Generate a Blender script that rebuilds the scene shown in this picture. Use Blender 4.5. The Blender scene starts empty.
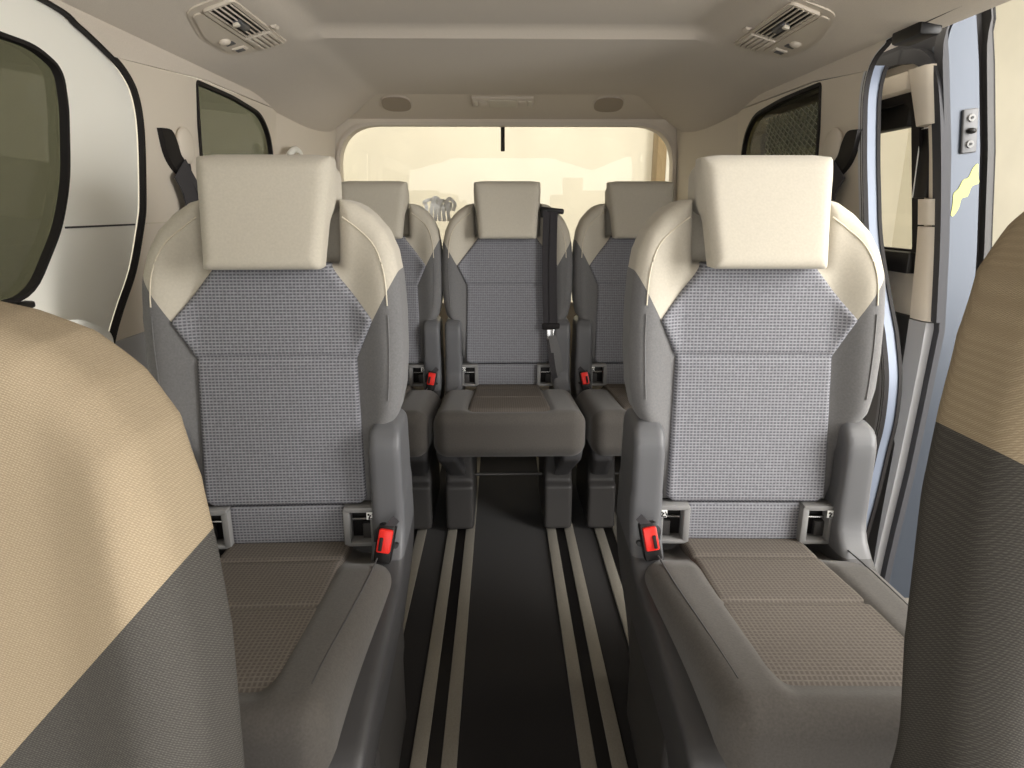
import bpy, bmesh, math, random
import numpy as np
from mathutils import Vector, Matrix, geometry
random.seed(3)
sc = bpy.context.scene
col = sc.collection
R = math.radians

# ------------------------------------------------------------------ materials
def lin(c):
    return tuple(((v/255)/12.92 if v/255 <= .04045 else ((v/255+.055)/1.055)**2.4) for v in c) + (1,)

def new_mat(name, rgb, rough=.8, metal=0, spec=.3):
    m = bpy.data.materials.new(name); m.use_nodes = True
    b = m.node_tree.nodes['Principled BSDF']
    b.inputs['Base Color'].default_value = lin(rgb)
    b.inputs['Roughness'].default_value = rough
    b.inputs['Metallic'].default_value = metal
    b.inputs['Specular IOR Level'].default_value = spec
    return m

def nd(m, t, **kw):
    n = m.node_tree.nodes.new(t)
    for k, v in kw.items():
        if hasattr(n, k): setattr(n, k, v)
        else: n.inputs[k].default_value = v
    return n

def ln(m, a, b): m.node_tree.links.new(a, b)

def mth(m, op, a, b=None, c=None):
    n = m.node_tree.nodes.new('ShaderNodeMath'); n.operation = op
    for i, v in enumerate((a, b, c)):
        if v is None: continue
        if isinstance(v, (int, float)): n.inputs[i].default_value = v
        else: ln(m, v, n.inputs[i])
    return n.outputs[0]

def mix(m, f, a, b):
    n = m.node_tree.nodes.new('ShaderNodeMix'); n.data_type = 'RGBA'
    if isinstance(f, (int, float)): n.inputs[0].default_value = f
    else: ln(m, f, n.inputs[0])
    for i, v in ((6, a), (7, b)):
        if isinstance(v, tuple): n.inputs[i].default_value = v
        else: ln(m, v, n.inputs[i])
    return n.outputs[2]

def bump(m, h, strength=.2, dist=.002):
    n = nd(m, 'ShaderNodeBump'); n.inputs['Strength'].default_value = strength
    n.inputs['Distance'].default_value = dist
    ln(m, h, n.inputs['Height'])
    ln(m, n.outputs[0], m.node_tree.nodes['Principled BSDF'].inputs['Normal'])

def plastic(name, rgb, rough=.5, grain=600, amt=.08, spec=.35):
    """moulded plastic with a fine grain"""
    m = new_mat(name, rgb, rough, 0, spec)
    tc = nd(m, 'ShaderNodeTexCoord'); n = nd(m, 'ShaderNodeTexNoise'); n.inputs['Scale'].default_value = grain
    ln(m, tc.outputs['Object'], n.inputs['Vector'])
    bump(m, n.outputs['Fac'], amt, .0008)
    return m

def cloth(name, rgb, var=.12, scale=350, rough=.95):
    """plain woven fabric: small mottling of one colour"""
    m = new_mat(name, rgb, rough, 0, .15)
    tc = nd(m, 'ShaderNodeTexCoord'); n = nd(m, 'ShaderNodeTexNoise'); n.inputs['Scale'].default_value = scale
    n.inputs['Detail'].default_value = 3
    ln(m, tc.outputs['Object'], n.inputs['Vector'])
    a = tuple(v*(1-var) for v in lin(rgb)[:3]) + (1,); b = tuple(min(1, v*(1+var)) for v in lin(rgb)[:3]) + (1,)
    f = mth(m, 'MULTIPLY_ADD', n.outputs['Fac'], 2.0, -.5)
    ln(m, mix(m, f, a, b), m.node_tree.nodes['Principled BSDF'].inputs['Base Color'])
    bump(m, n.outputs['Fac'], .15, .001)
    m.node_tree.nodes['Principled BSDF'].inputs['Sheen Weight'].default_value = .15
    return m

def grid_cloth(name, rgb, light, px, pz, axes=('X', 'Z'), wx=.3, wz=.38):
    """woven fabric with a small grid of light threads"""
    m = new_mat(name, rgb, .95, 0, .12)
    tc = nd(m, 'ShaderNodeTexCoord'); s = nd(m, 'ShaderNodeSeparateXYZ'); ln(m, tc.outputs['Object'], s.inputs[0])
    nz = nd(m, 'ShaderNodeTexNoise'); nz.inputs['Scale'].default_value = 220; ln(m, tc.outputs['Object'], nz.inputs['Vector'])
    def band(o, p, w):
        f = mth(m, 'FRACT', mth(m, 'DIVIDE', o, p))
        t = mth(m, 'ABSOLUTE', mth(m, 'SUBTRACT', f, .5))
        n = m.node_tree.nodes.new('ShaderNodeMapRange'); n.interpolation_type = 'SMOOTHSTEP'
        ln(m, t, n.inputs[0]); n.inputs[1].default_value = w*.5+.12; n.inputs[2].default_value = w*.5-.08
        return n.outputs[0]
    bx, bz = band(s.outputs[axes[0]], px, wx), band(s.outputs[axes[1]], pz, wz)
    f = mth(m, 'MAXIMUM', mth(m, 'MULTIPLY', bx, .75), bz)
    f = mth(m, 'MULTIPLY', f, mth(m, 'MULTIPLY_ADD', nz.outputs['Fac'], 1.2, .3))
    ln(m, mix(m, f, lin(rgb), lin(light)), m.node_tree.nodes['Principled BSDF'].inputs['Base Color'])
    bump(m, f, .12, .001)
    return m

def twill(name, rgb, light, p=.0019):
    """coarse twill: fine slanted ribs"""
    m = new_mat(name, rgb, .95, 0, .12)
    tc = nd(m, 'ShaderNodeTexCoord'); s = nd(m, 'ShaderNodeSeparateXYZ'); ln(m, tc.outputs['Object'], s.inputs[0])
    nz = nd(m, 'ShaderNodeTexNoise'); nz.inputs['Scale'].default_value = 500; ln(m, tc.outputs['Object'], nz.inputs['Vector'])
    u = mth(m, 'ADD', mth(m, 'ADD', mth(m, 'MULTIPLY', s.outputs['X'], .45), mth(m, 'MULTIPLY', s.outputs['Z'], .9)), mth(m, 'MULTIPLY', s.outputs['Y'], .7))
    u = mth(m, 'ADD', mth(m, 'DIVIDE', u, p), mth(m, 'MULTIPLY', nz.outputs['Fac'], 1.1))
    w = mth(m, 'MULTIPLY_ADD', mth(m, 'SINE', mth(m, 'MULTIPLY', u, 6.283)), .5, .5)
    v = mth(m, 'SUBTRACT', mth(m, 'MULTIPLY', s.outputs['X'], .9), mth(m, 'MULTIPLY', s.outputs['Z'], .45))
    v = mth(m, 'MULTIPLY_ADD', mth(m, 'SINE', mth(m, 'DIVIDE', v, p*.19)), .3, .7)
    f = mth(m, 'MULTIPLY', w, v)
    ln(m, mix(m, f, lin(rgb), lin(light)), m.node_tree.nodes['Principled BSDF'].inputs['Base Color'])
    bump(m, f, .3, .0008)
    return m

def glass(name, tint, gloss=.06):
    m = bpy.data.materials.new(name); m.use_nodes = True
    nt = m.node_tree; nt.nodes.clear()
    o = nt.nodes.new('ShaderNodeOutputMaterial'); t = nt.nodes.new('ShaderNodeBsdfTransparent')
    g = nt.nodes.new('ShaderNodeBsdfGlossy'); mx = nt.nodes.new('ShaderNodeMixShader')
    t.inputs[0].default_value = lin(tint); g.inputs['Roughness'].default_value = .02
    mx.inputs[0].default_value = gloss
    nt.links.new(t.outputs[0], mx.inputs[1]); nt.links.new(g.outputs[0], mx.inputs[2]); nt.links.new(mx.outputs[0], o.inputs[0])
    return m

M = {}
M['beige'] = cloth('beige_fabric', (186, 179, 165), .05, 260)
M['grey_cloth'] = cloth('grey_fabric', (108, 107, 107), .10, 300)
M['mesh'] = grid_cloth('grey_grid_fabric', (94, 94, 99), (146, 146, 151), .0062, .0056)
M['brown_cloth'] = cloth('charcoal_brown_fabric', (79, 75, 71), .14, 300)
M['brown_mesh'] = grid_cloth('brown_row_fabric', (88, 82, 77), (112, 105, 98), .0065, .0075, ('X', 'Y'), .4, .22)
M['thread'] = cloth('seam_thread', (62, 60, 60), .1)
M['grey_thread'] = cloth('grey_seam_thread', (98, 97, 97), .1)
M['pale_thread'] = cloth('pale_seam_thread', (206, 197, 178), .05)
M['dark_plastic'] = plastic('charcoal_plastic', (60, 58, 57), .45)
M['shaded_plastic'] = plastic('shaded_shell_plastic', (66, 65, 66), .45)  # seat shell plastic, darkened for the shade low beside the aisle
M['mid_plastic'] = plastic('grey_plastic', (128, 127, 126), .5)
M['shell_plastic'] = plastic('seat_shell_plastic', (94, 94, 96), .42)
M['black'] = plastic('black_plastic', (20, 18, 18), .45)
M['rubber'] = plastic('black_rubber', (22, 18, 18), .7)
M['grey_rubber'] = plastic('grey_rubber', (205, 206, 210), .55)
M['red'] = new_mat('red_plastic', (224, 44, 36), .35)
M['white'] = new_mat('white_label', (235, 235, 232), .5)
M['belt'] = cloth('black_webbing', (58, 56, 58), .2, 500)
M['steel'] = new_mat('steel', (190, 190, 190), .25, 1)
M['dark_steel'] = new_mat('dull_steel', (96, 94, 92), .45, .8)
M['trim'] = plastic('cream_trim', (242, 240, 231), .55, 500, .05)
M['pillar'] = plastic('pillar_trim', (214, 204, 189), .6, 500, .05)
M['lower_trim'] = plastic('grey_lower_trim', (172, 172, 174), .55, 500, .05)
M['headliner'] = cloth('headliner_fabric', (208, 198, 185), .06, 500)
M['vent'] = plastic('vent_plastic', (212, 202, 188), .5, 400, .04)
M['lens'] = new_mat('lamp_lens', (214, 206, 190), .25)
M['carpet'] = cloth('black_carpet', (24, 20, 18), .35, 900)
M['rail'] = cloth('rail_cover', (120, 114, 103), .12, 400, .7)
M['glass_side'] = glass('tinted_side_glass', (158, 160, 151), .05)
M['glass_rear'] = glass('rear_glass', (244, 243, 238), .03)
M['glass_dark'] = glass('dark_quarter_glass', (150, 150, 136), .05)
M['metal_paint'] = new_mat('blue_grey_paint', (60, 66, 76), .36, .3, .5)
M['frame_grey'] = plastic('dark_grey_seal', (58, 58, 62), .6)
M['sill_paint'] = new_mat('pale_blue_paint', (118, 126, 142), .4, .1, .4)
M['plaster'] = cloth('cream_plaster', (230, 225, 213), .05, 3, .9)
M['plaster2'] = cloth('pale_plaster', (234, 230, 217), .05, 3, .9)
M['concrete'] = cloth('grey_concrete', (120, 116, 108), .15, 6, .9)
M['column'] = cloth('brown_column', (150, 132, 104), .08, 6, .9)
M['white_paint'] = new_mat('white_paint', (250, 248, 240), .6)
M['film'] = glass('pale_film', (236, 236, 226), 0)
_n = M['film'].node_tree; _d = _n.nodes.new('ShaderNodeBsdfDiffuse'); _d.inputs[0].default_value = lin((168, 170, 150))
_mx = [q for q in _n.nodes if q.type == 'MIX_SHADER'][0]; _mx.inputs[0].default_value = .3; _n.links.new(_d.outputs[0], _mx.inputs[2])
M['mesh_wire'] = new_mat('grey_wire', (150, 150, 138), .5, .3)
M['yellow'] = new_mat('yellow_green', (180, 184, 110), .5)

# ------------------------------------------------------------------ object helpers
def link(name, mesh, mat, parent=None, sharp=40):
    if not isinstance(mesh, bpy.types.Mesh):
        bm = mesh; mesh = bpy.data.meshes.new(name); bm.to_mesh(mesh); bm.free()
    mesh.shade_smooth()
    mesh.set_sharp_from_angle(angle=R(sharp))
    if mat: mesh.materials.append(mat)
    o = bpy.data.objects.new(name, mesh); col.objects.link(o)
    if parent: o.parent = parent
    return o

def thing(name, label, cat, loc=(0, 0, 0), group=None):
    o = bpy.data.objects.new(name, None); o.empty_display_size = .05; col.objects.link(o)
    o.location = loc; o['label'] = label; o['category'] = cat
    if group: o['group'] = group
    return o

def struct(o, label=None, cat=None):
    o['kind'] = 'structure'
    if label: o['label'] = label
    if cat: o['category'] = cat
    return o

def copy_tree(o, parent=None):
    c = o.copy(); col.objects.link(c)
    if parent: c.parent = parent
    for ch in [x for x in bpy.data.objects if x.parent == o]: copy_tree(ch, c)
    return c

def bx(bm, cx, cy, cz, sx, sy, sz, bev=.003, rot=None, seg=2):
    r = bmesh.ops.create_cube(bm, size=1)
    vs = r['verts']
    bmesh.ops.scale(bm, vec=(sx, sy, sz), verts=vs)
    if bev:
        es = list({e for v in vs for e in v.link_edges})
        rr = bmesh.ops.bevel(bm, geom=es, offset=min(bev, .45*min(sx, sy, sz)), segments=seg, affect='EDGES', profile=.5)
        vs = list({v for f in rr['faces'] for v in f.verts} | {v for v in vs if v.is_valid})
    if rot is not None: bmesh.ops.rotate(bm, cent=(0, 0, 0), matrix=rot, verts=vs)
    bmesh.ops.translate(bm, vec=(cx, cy, cz), verts=vs)
    return vs

def box(name, c, s, mat, parent=None, bev=.003, rot=None):
    bm = bmesh.new(); bx(bm, *c, *s, bev, rot); return link(name, bm, mat, parent)

def sweep(bm, pts, prof, up=None, closed=False, caps=True):
    """sweep a closed 2D profile [(a,b)] along pts; a runs sideways, b along 'up'"""
    pts = [Vector(p) for p in pts]; n = len(pts); rings = []
    for i, p in enumerate(pts):
        if closed: t = pts[(i+1) % n]-pts[i-1]
        else: t = pts[min(i+1, n-1)]-pts[max(i-1, 0)]
        t.normalize()
        u = Vector(up) if up else (Vector((0, 0, 1)) if abs(t.z) < .9 else Vector((0, 1, 0)))
        u = (u-t*u.dot(t)); u.normalize(); s = t.cross(u)
        rings.append([bm.verts.new(p+s*a+u*b) for a, b in prof])
    k = len(prof)
    for i in range(n if closed else n-1):
        A, B = rings[i], rings[(i+1) % n]
        for j in range(k): bm.faces.new((A[j], A[(j+1) % k], B[(j+1) % k], B[j]))
    if not closed and caps:
        bm.faces.new(rings[0][::-1]); bm.faces.new(rings[-1])

def circ(r, k=10): return [(r*math.cos(2*math.pi*i/k), r*math.sin(2*math.pi*i/k)) for i in range(k)]
def rect(w, h): return [(-w/2, -h/2), (w/2, -h/2), (w/2, h/2), (-w/2, h/2)]

def tube(name, pts, r, mat, parent=None, closed=False):
    bm = bmesh.new(); sweep(bm, pts, circ(r), None, closed); bmesh.ops.recalc_face_normals(bm, faces=bm.faces)
    return link(name, bm, mat, parent)

def strip(name, pts, w, h, mat, parent=None, up=None, closed=False):
    bm = bmesh.new(); sweep(bm, pts, rect(w, h), up, closed); bmesh.ops.recalc_face_normals(bm, faces=bm.faces)
    return link(name, bm, mat, parent)

def catmull(pts, n=8):
    pts = [Vector(p) for p in pts]; out = []
    for i in range(len(pts)-1):
        p0, p1, p2, p3 = pts[max(i-1, 0)], pts[i], pts[i+1], pts[min(i+2, len(pts)-1)]
        for k in range(n):
            t = k/n
            out.append(.5*((2*p1)+(p2-p0)*t+(2*p0-5*p1+4*p2-p3)*t*t+(3*p1-p0-3*p2+p3)*t**3))
    out.append(pts[-1]); return out

def roundpoly(pts, r, seg=6):
    """round the corners of a 2D polygon; r one radius or one per corner"""
    n = len(pts); out = []
    rs = r if isinstance(r, (list, tuple)) else [r]*n
    for i in range(n):
        p = Vector(pts[i]); a = Vector(pts[i-1])-p; b = Vector(pts[(i+1) % n])-p
        d = min(rs[i], .45*a.length, .45*b.length)
        if d < 1e-5: out.append(tuple(p)); continue
        A = p+a.normalized()*d; B = p+b.normalized()*d
        for k in range(seg+1):
            t = k/seg; out.append(tuple(A*(1-t)**2+p*2*t*(1-t)+B*t*t))
    return out

def panel(name, outer, holes, f, off, mat, parent=None, cuts=((), ()), sharp=35):
    """solid sheet: 2D outline (a,b) with holes, carried to space by f(a,b); off is the thickness vector"""
    loops = [outer]+list(holes)
    pts = [Vector((p[0], p[1], 0)) for l in loops for p in l]
    tris = geometry.tessellate_polygon([[Vector((p[0], p[1], 0)) for p in l] for l in loops])
    bm = bmesh.new(); vs = [bm.verts.new(p) for p in pts]
    for t in tris:
        try: bm.faces.new([vs[i] for i in t])
        except ValueError: pass
    for ax, cs in enumerate(cuts):
        for c in cs:
            co = (c, 0, 0) if ax == 0 else (0, c, 0); no = (1, 0, 0) if ax == 0 else (0, 1, 0)
            bmesh.ops.bisect_plane(bm, geom=bm.verts[:]+bm.edges[:]+bm.faces[:], plane_co=co, plane_no=no)
    bm.normal_update()
    bd = [e for e in bm.edges if len(e.link_faces) == 1]
    fr = list(bm.faces); o = Vector(off)
    back = {}
    for v in list(bm.verts): back[v] = bm.verts.new(v.co)
    for fc in fr: bm.faces.new([back[v] for v in reversed(fc.verts)])
    for e in bd:
        a, b = e.verts; bm.faces.new((a, b, back[b], back[a]))
    for v, w in back.items():
        p = Vector(f(v.co.x, v.co.y)); v.co = p; w.co = p+o
    bmesh.ops.recalc_face_normals(bm, faces=bm.faces)
    return link(name, bm, mat, parent, sharp)

# ------------------------------------------------------------------ implicit shapes meshed by surface nets
def ss(a, b, x):
    t = np.clip((x-a)/(b-a), 0, 1); return t*t*(3-2*t)
def smin(a, b, k):
    h = np.clip(.5+.5*(b-a)/k, 0, 1); return b*(1-h)+a*h-k*h*(1-h)
def smax(a, b, k): return -smin(-a, -b, k)

def poly2(px, py, poly):
    """signed distance to a 2D polygon"""
    d = np.full(px.shape, 1e9); s = np.ones(px.shape)
    n = len(poly)
    for i in range(n):
        ax, ay = poly[i]; bx_, by_ = poly[i-1]
        ex, ey = bx_-ax, by_-ay; wx, wy = px-ax, py-ay
        t = np.clip((wx*ex+wy*ey)/(ex*ex+ey*ey+1e-12), 0, 1)
        d = np.minimum(d, (wx-ex*t)**2+(wy-ey*t)**2)
        c1, c2, c3 = py >= ay, py < by_, ex*wy > ey*wx
        s = np.where((c1 & c2 & c3) | (~c1 & ~c2 & ~c3), -s, s)
    return s*np.sqrt(d)

def prism(d2, w, w0, w1, r):
    """extrude a 2D distance along w between w0 and w1, edges rounded by r"""
    dw = np.abs(w-(w0+w1)/2)-(w1-w0)/2
    a, b = d2+r, dw+r
    return np.minimum(np.maximum(a, b), 0)+np.sqrt(np.maximum(a, 0)**2+np.maximum(b, 0)**2)-r

def rbox(x, y, z, c, h, r):
    qx, qy, qz = np.abs(x-c[0])-h[0]+r, np.abs(y-c[1])-h[1]+r, np.abs(z-c[2])-h[2]+r
    return np.sqrt(np.maximum(qx, 0)**2+np.maximum(qy, 0)**2+np.maximum(qz, 0)**2)+np.minimum(np.maximum(qx, np.maximum(qy, qz)), 0)-r

def nets(fn, lo, hi, h):
    lo = np.array(lo, float); hi = np.array(hi, float)
    n = np.ceil((hi-lo)/h).astype(int)+1
    ax = [lo[i]+h*np.arange(n[i]) for i in range(3)]
    X, Y, Z = np.meshgrid(*ax, indexing='ij')
    V = fn(X, Y, Z)
    ins = V < 0
    nc = n-1
    cnt = np.zeros(nc, int)
    corners = [(i, j, k) for i in (0, 1) for j in (0, 1) for k in (0, 1)]
    sl = lambda c: tuple(slice(c[a], c[a]+nc[a]) for a in range(3))
    for c in corners: cnt += ins[sl(c)]
    act = (cnt > 0) & (cnt < 8)
    acc = np.zeros(tuple(nc)+(3,)); num = np.zeros(nc)
    for c in corners:
        for a in range(3):
            if c[a]: continue
            d = list(c); d[a] = 1
            v0, v1 = V[sl(c)], V[sl(d)]
            cr = (v0 < 0) != (v1 < 0)
            t = np.where(cr, v0/np.where(v0-v1 == 0, 1, v0-v1), 0)
            for b in range(3):
                acc[..., b] += np.where(cr, (c[b]+(t if b == a else 0)), 0)
            num += cr
    idx = np.full(nc, -1); where = np.argwhere(act); idx[act] = np.arange(len(where))
    P = lo+h*(where+acc[act]/num[act][:, None])
    quads = []
    for a in range(3):
        b, c = (a+1) % 3, (a+2) % 3
        s0 = [slice(None)]*3; s1 = [slice(None)]*3
        s0[a] = slice(0, n[a]-1); s1[a] = slice(1, n[a])
        A, B = ins[tuple(s0)], ins[tuple(s1)]
        e = np.argwhere(A != B)
        ok = (e[:, b] > 0) & (e[:, c] > 0) & (e[:, b] < nc[b]) & (e[:, c] < nc[c])
        e = e[ok]; flip = A[tuple(e.T)]
        def at(db, dc):
            q = e.copy(); q[:, b] -= db; q[:, c] -= dc; return idx[tuple(q.T)]
        q = np.stack([at(1, 1), at(0, 1), at(0, 0), at(1, 0)], 1)
        q[~flip] = q[~flip][:, ::-1]
        quads.append(q)
    Q = np.concatenate(quads)
    for _ in range(3):
        e = h*.15
        f0 = fn(P[:, 0], P[:, 1], P[:, 2])
        g = np.stack([fn(P[:, 0]+e*(i == 0), P[:, 1]+e*(i == 1), P[:, 2]+e*(i == 2))-fn(P[:, 0]-e*(i == 0), P[:, 1]-e*(i == 1), P[:, 2]-e*(i == 2)) for i in range(3)], 1)/(2*e)
        st = np.clip(f0/np.maximum((g*g).sum(1), .05), -h, h)
        P = P-.9*g*st[:, None]
    return P, Q

def solid(fn, lo, hi, h=.006):
    P, Q = nets(fn, lo, hi, h)
    me = bpy.data.meshes.new('m'); me.from_pydata(P.tolist(), [], Q.tolist()); me.update()
    return me

def body(name, fn, lo, hi, mat, parent=None, h=.006, sharp=60):
    return link(name, solid(fn, lo, hi, h), mat, parent, sharp)

def split(me, planes, pick):
    """cut a mesh crisply by planes, then part it in two by a test on face centres"""
    bm = bmesh.new(); bm.from_mesh(me)
    for co, no in planes:
        bmesh.ops.bisect_plane(bm, geom=bm.verts[:]+bm.edges[:]+bm.faces[:], plane_co=co, plane_no=no, dist=1e-5)
    b2 = bm.copy()
    bmesh.ops.delete(bm, geom=[f for f in bm.faces if not pick(f.calc_center_median())], context='FACES')
    bmesh.ops.delete(b2, geom=[f for f in b2.faces if pick(f.calc_center_median())], context='FACES')
    return bm, b2

# ------------------------------------------------------------------ the seat
def sst(a, b, x):
    t = min(1, max(0, (x-a)/(b-a))); return t*t*(3-2*t)
REC = .10                                     # recline, depth per height
def lean(y, z): return y-REC*(z-.42)

def bolster(x, z):
    return .028*ss(.125, .195, np.abs(x))*ss(1.02, .86, z)*ss(.40, .55, z)

half = [(.114, 1.016), (.140, 1.009), (.168, .990), (.193, .962), (.209, .927), (.218, .882), (.222, .82), (.222, .75), (.218, .69), (.208, .645), (.180, .61), (.164, .57), (.160, .50), (.154, .474)]
OUT = [(-x, z) for x, z in half]+[(x, z) for x, z in reversed(half)]+[(.110, .905), (-.110, .905)]

def backrest_fn(x, y, z):
    q = lean(y, z)+bolster(x, z)
    d = prism(poly2(x, z, OUT), q, 0, .115, .026)
    e = prism(poly2(x, z, [(-.19, .94), (-.15, 1.0), (.15, 1.0), (.19, .94), (.19, .80), (-.19, .80)]), q, .070, .112, .012)
    return smin(d, e, .01)

PAN = [(-.094, .908), (-.170, .813), (-.138, .745), (-.144, .488), (-.132, .478), (.132, .478), (.144, .488), (.138, .745), (.170, .813), (.094, .908)]
def panel_fn(x, y, z):
    q = lean(y, z)+bolster(x, z)
    d = prism(poly2(x, z, PAN), q, -.010, .04, .010)
    g = np.sqrt((z-.747)**2+(q+.012)**2)-.006
    return smax(d, -g, .006)

HR = [(-.111, 1.083), (-.095, .902), (.095, .902), (.111, 1.083)]
def head_fn(x, y, z):
    q = lean(y, z)
    a = prism(poly2(x, z, HR), q-.25*(z-1.0), -.045, .022, .020)
    b = rbox(x, q, z, (0, .045, 1.032), (.106, .068, .048), .03)
    return smin(a, b, .02)

def lower_fn(x, y, z):
    return rbox(x, y, z, (0, .045, .437), (.108, .045, .038), .008)

def cush_top(x, y):
    return .404+.100*np.clip(-y, 0, .5)

def cushion_fn(x, y, z, taper=0):
    x = x*.216/(.216-taper*(.45+.65*ss(-.06, -.50, y)))
    w = z-(cush_top(x, y)-.418)
    a = np.abs(x)
    w = w+.035*ss(-.13, .0, y)*ss(.10, .14, a)*ss(.30, .40, w)
    wid = .226-.012*ss(-.40, -.47, y)
    d = rbox(x, y, w, (0, -.225, .350), (.216, .265, .070), .042)
    d = d+.014*ss(.135, .10, a)*ss(.38, .42, w)*ss(-.48, -.42, y)   # dished centre between raised sides
    return d

CP = [(-.112, .01), (-.112, -.10), (-.124, -.474), (.124, -.474), (.112, -.10), (.112, .01)]
def cpanel_fn(x, y, z):
    w = z-(cush_top(x, y)-.418)
    d = prism(poly2(x, y, CP), w, .35, .417-.030*ss(-.40, -.49, y), .010)
    for y0 in (-.075, -.235):
        g = np.sqrt((y-y0)**2+(w-.420)**2)-.006
        d = smax(d, -g, .006)
    return d

SH2 = roundpoly([(-.030, .630), (.10, .65), (.13, .40), (.12, .04), (-.20, .04), (-.34, .19), (-.49, .28), (-.485, .372), (-.30, .388), (-.09, .380), (-.030, .43)], [.05, .05, .05, .03, .06, .06, .04, .05, .1, .06, .05], 5)
# side shell beside the backrest foot, seen from the aisle: profile in (y, z)
SH = roundpoly([(-.030, .630), (.10, .65), (.13, .40), (.12, .04), (-.16, .04), (-.30, .19), (-.46, .30), (-.46, .345), (-.22, .345), (-.09, .385), (-.030, .43)], [.05, .05, .05, .03, .06, .06, .03, .02, .1, .06, .05], 5)
def shell_fn(side, prof):
    def fn(x, y, z):
        u = x*side+.040*ss(.40, .04, z)
        d = prism(poly2(y, z, prof), u, .156, .215, .012)
        e = np.sqrt(np.maximum(np.abs(u-.1855)-.0295+.028, 0)**2+np.maximum(z-.638+.028, 0)**2)-.028
        return smax(d, np.where(z > .5, e, -1), .006)
    return fn

def leg_fn(x0):
    def fn(x, y, z):
        f = -.305+.03*ss(.18, .16, z)*0-.022*ss(.175, .155, z)
        w = .044-.006*ss(.16, .34, z)
        up = smax(np.abs(x-x0)-w, np.abs(y-(f+.16))-.16, .012)
        return smax(up, np.abs(z-.185)-.172, .012)
    return fn

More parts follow.
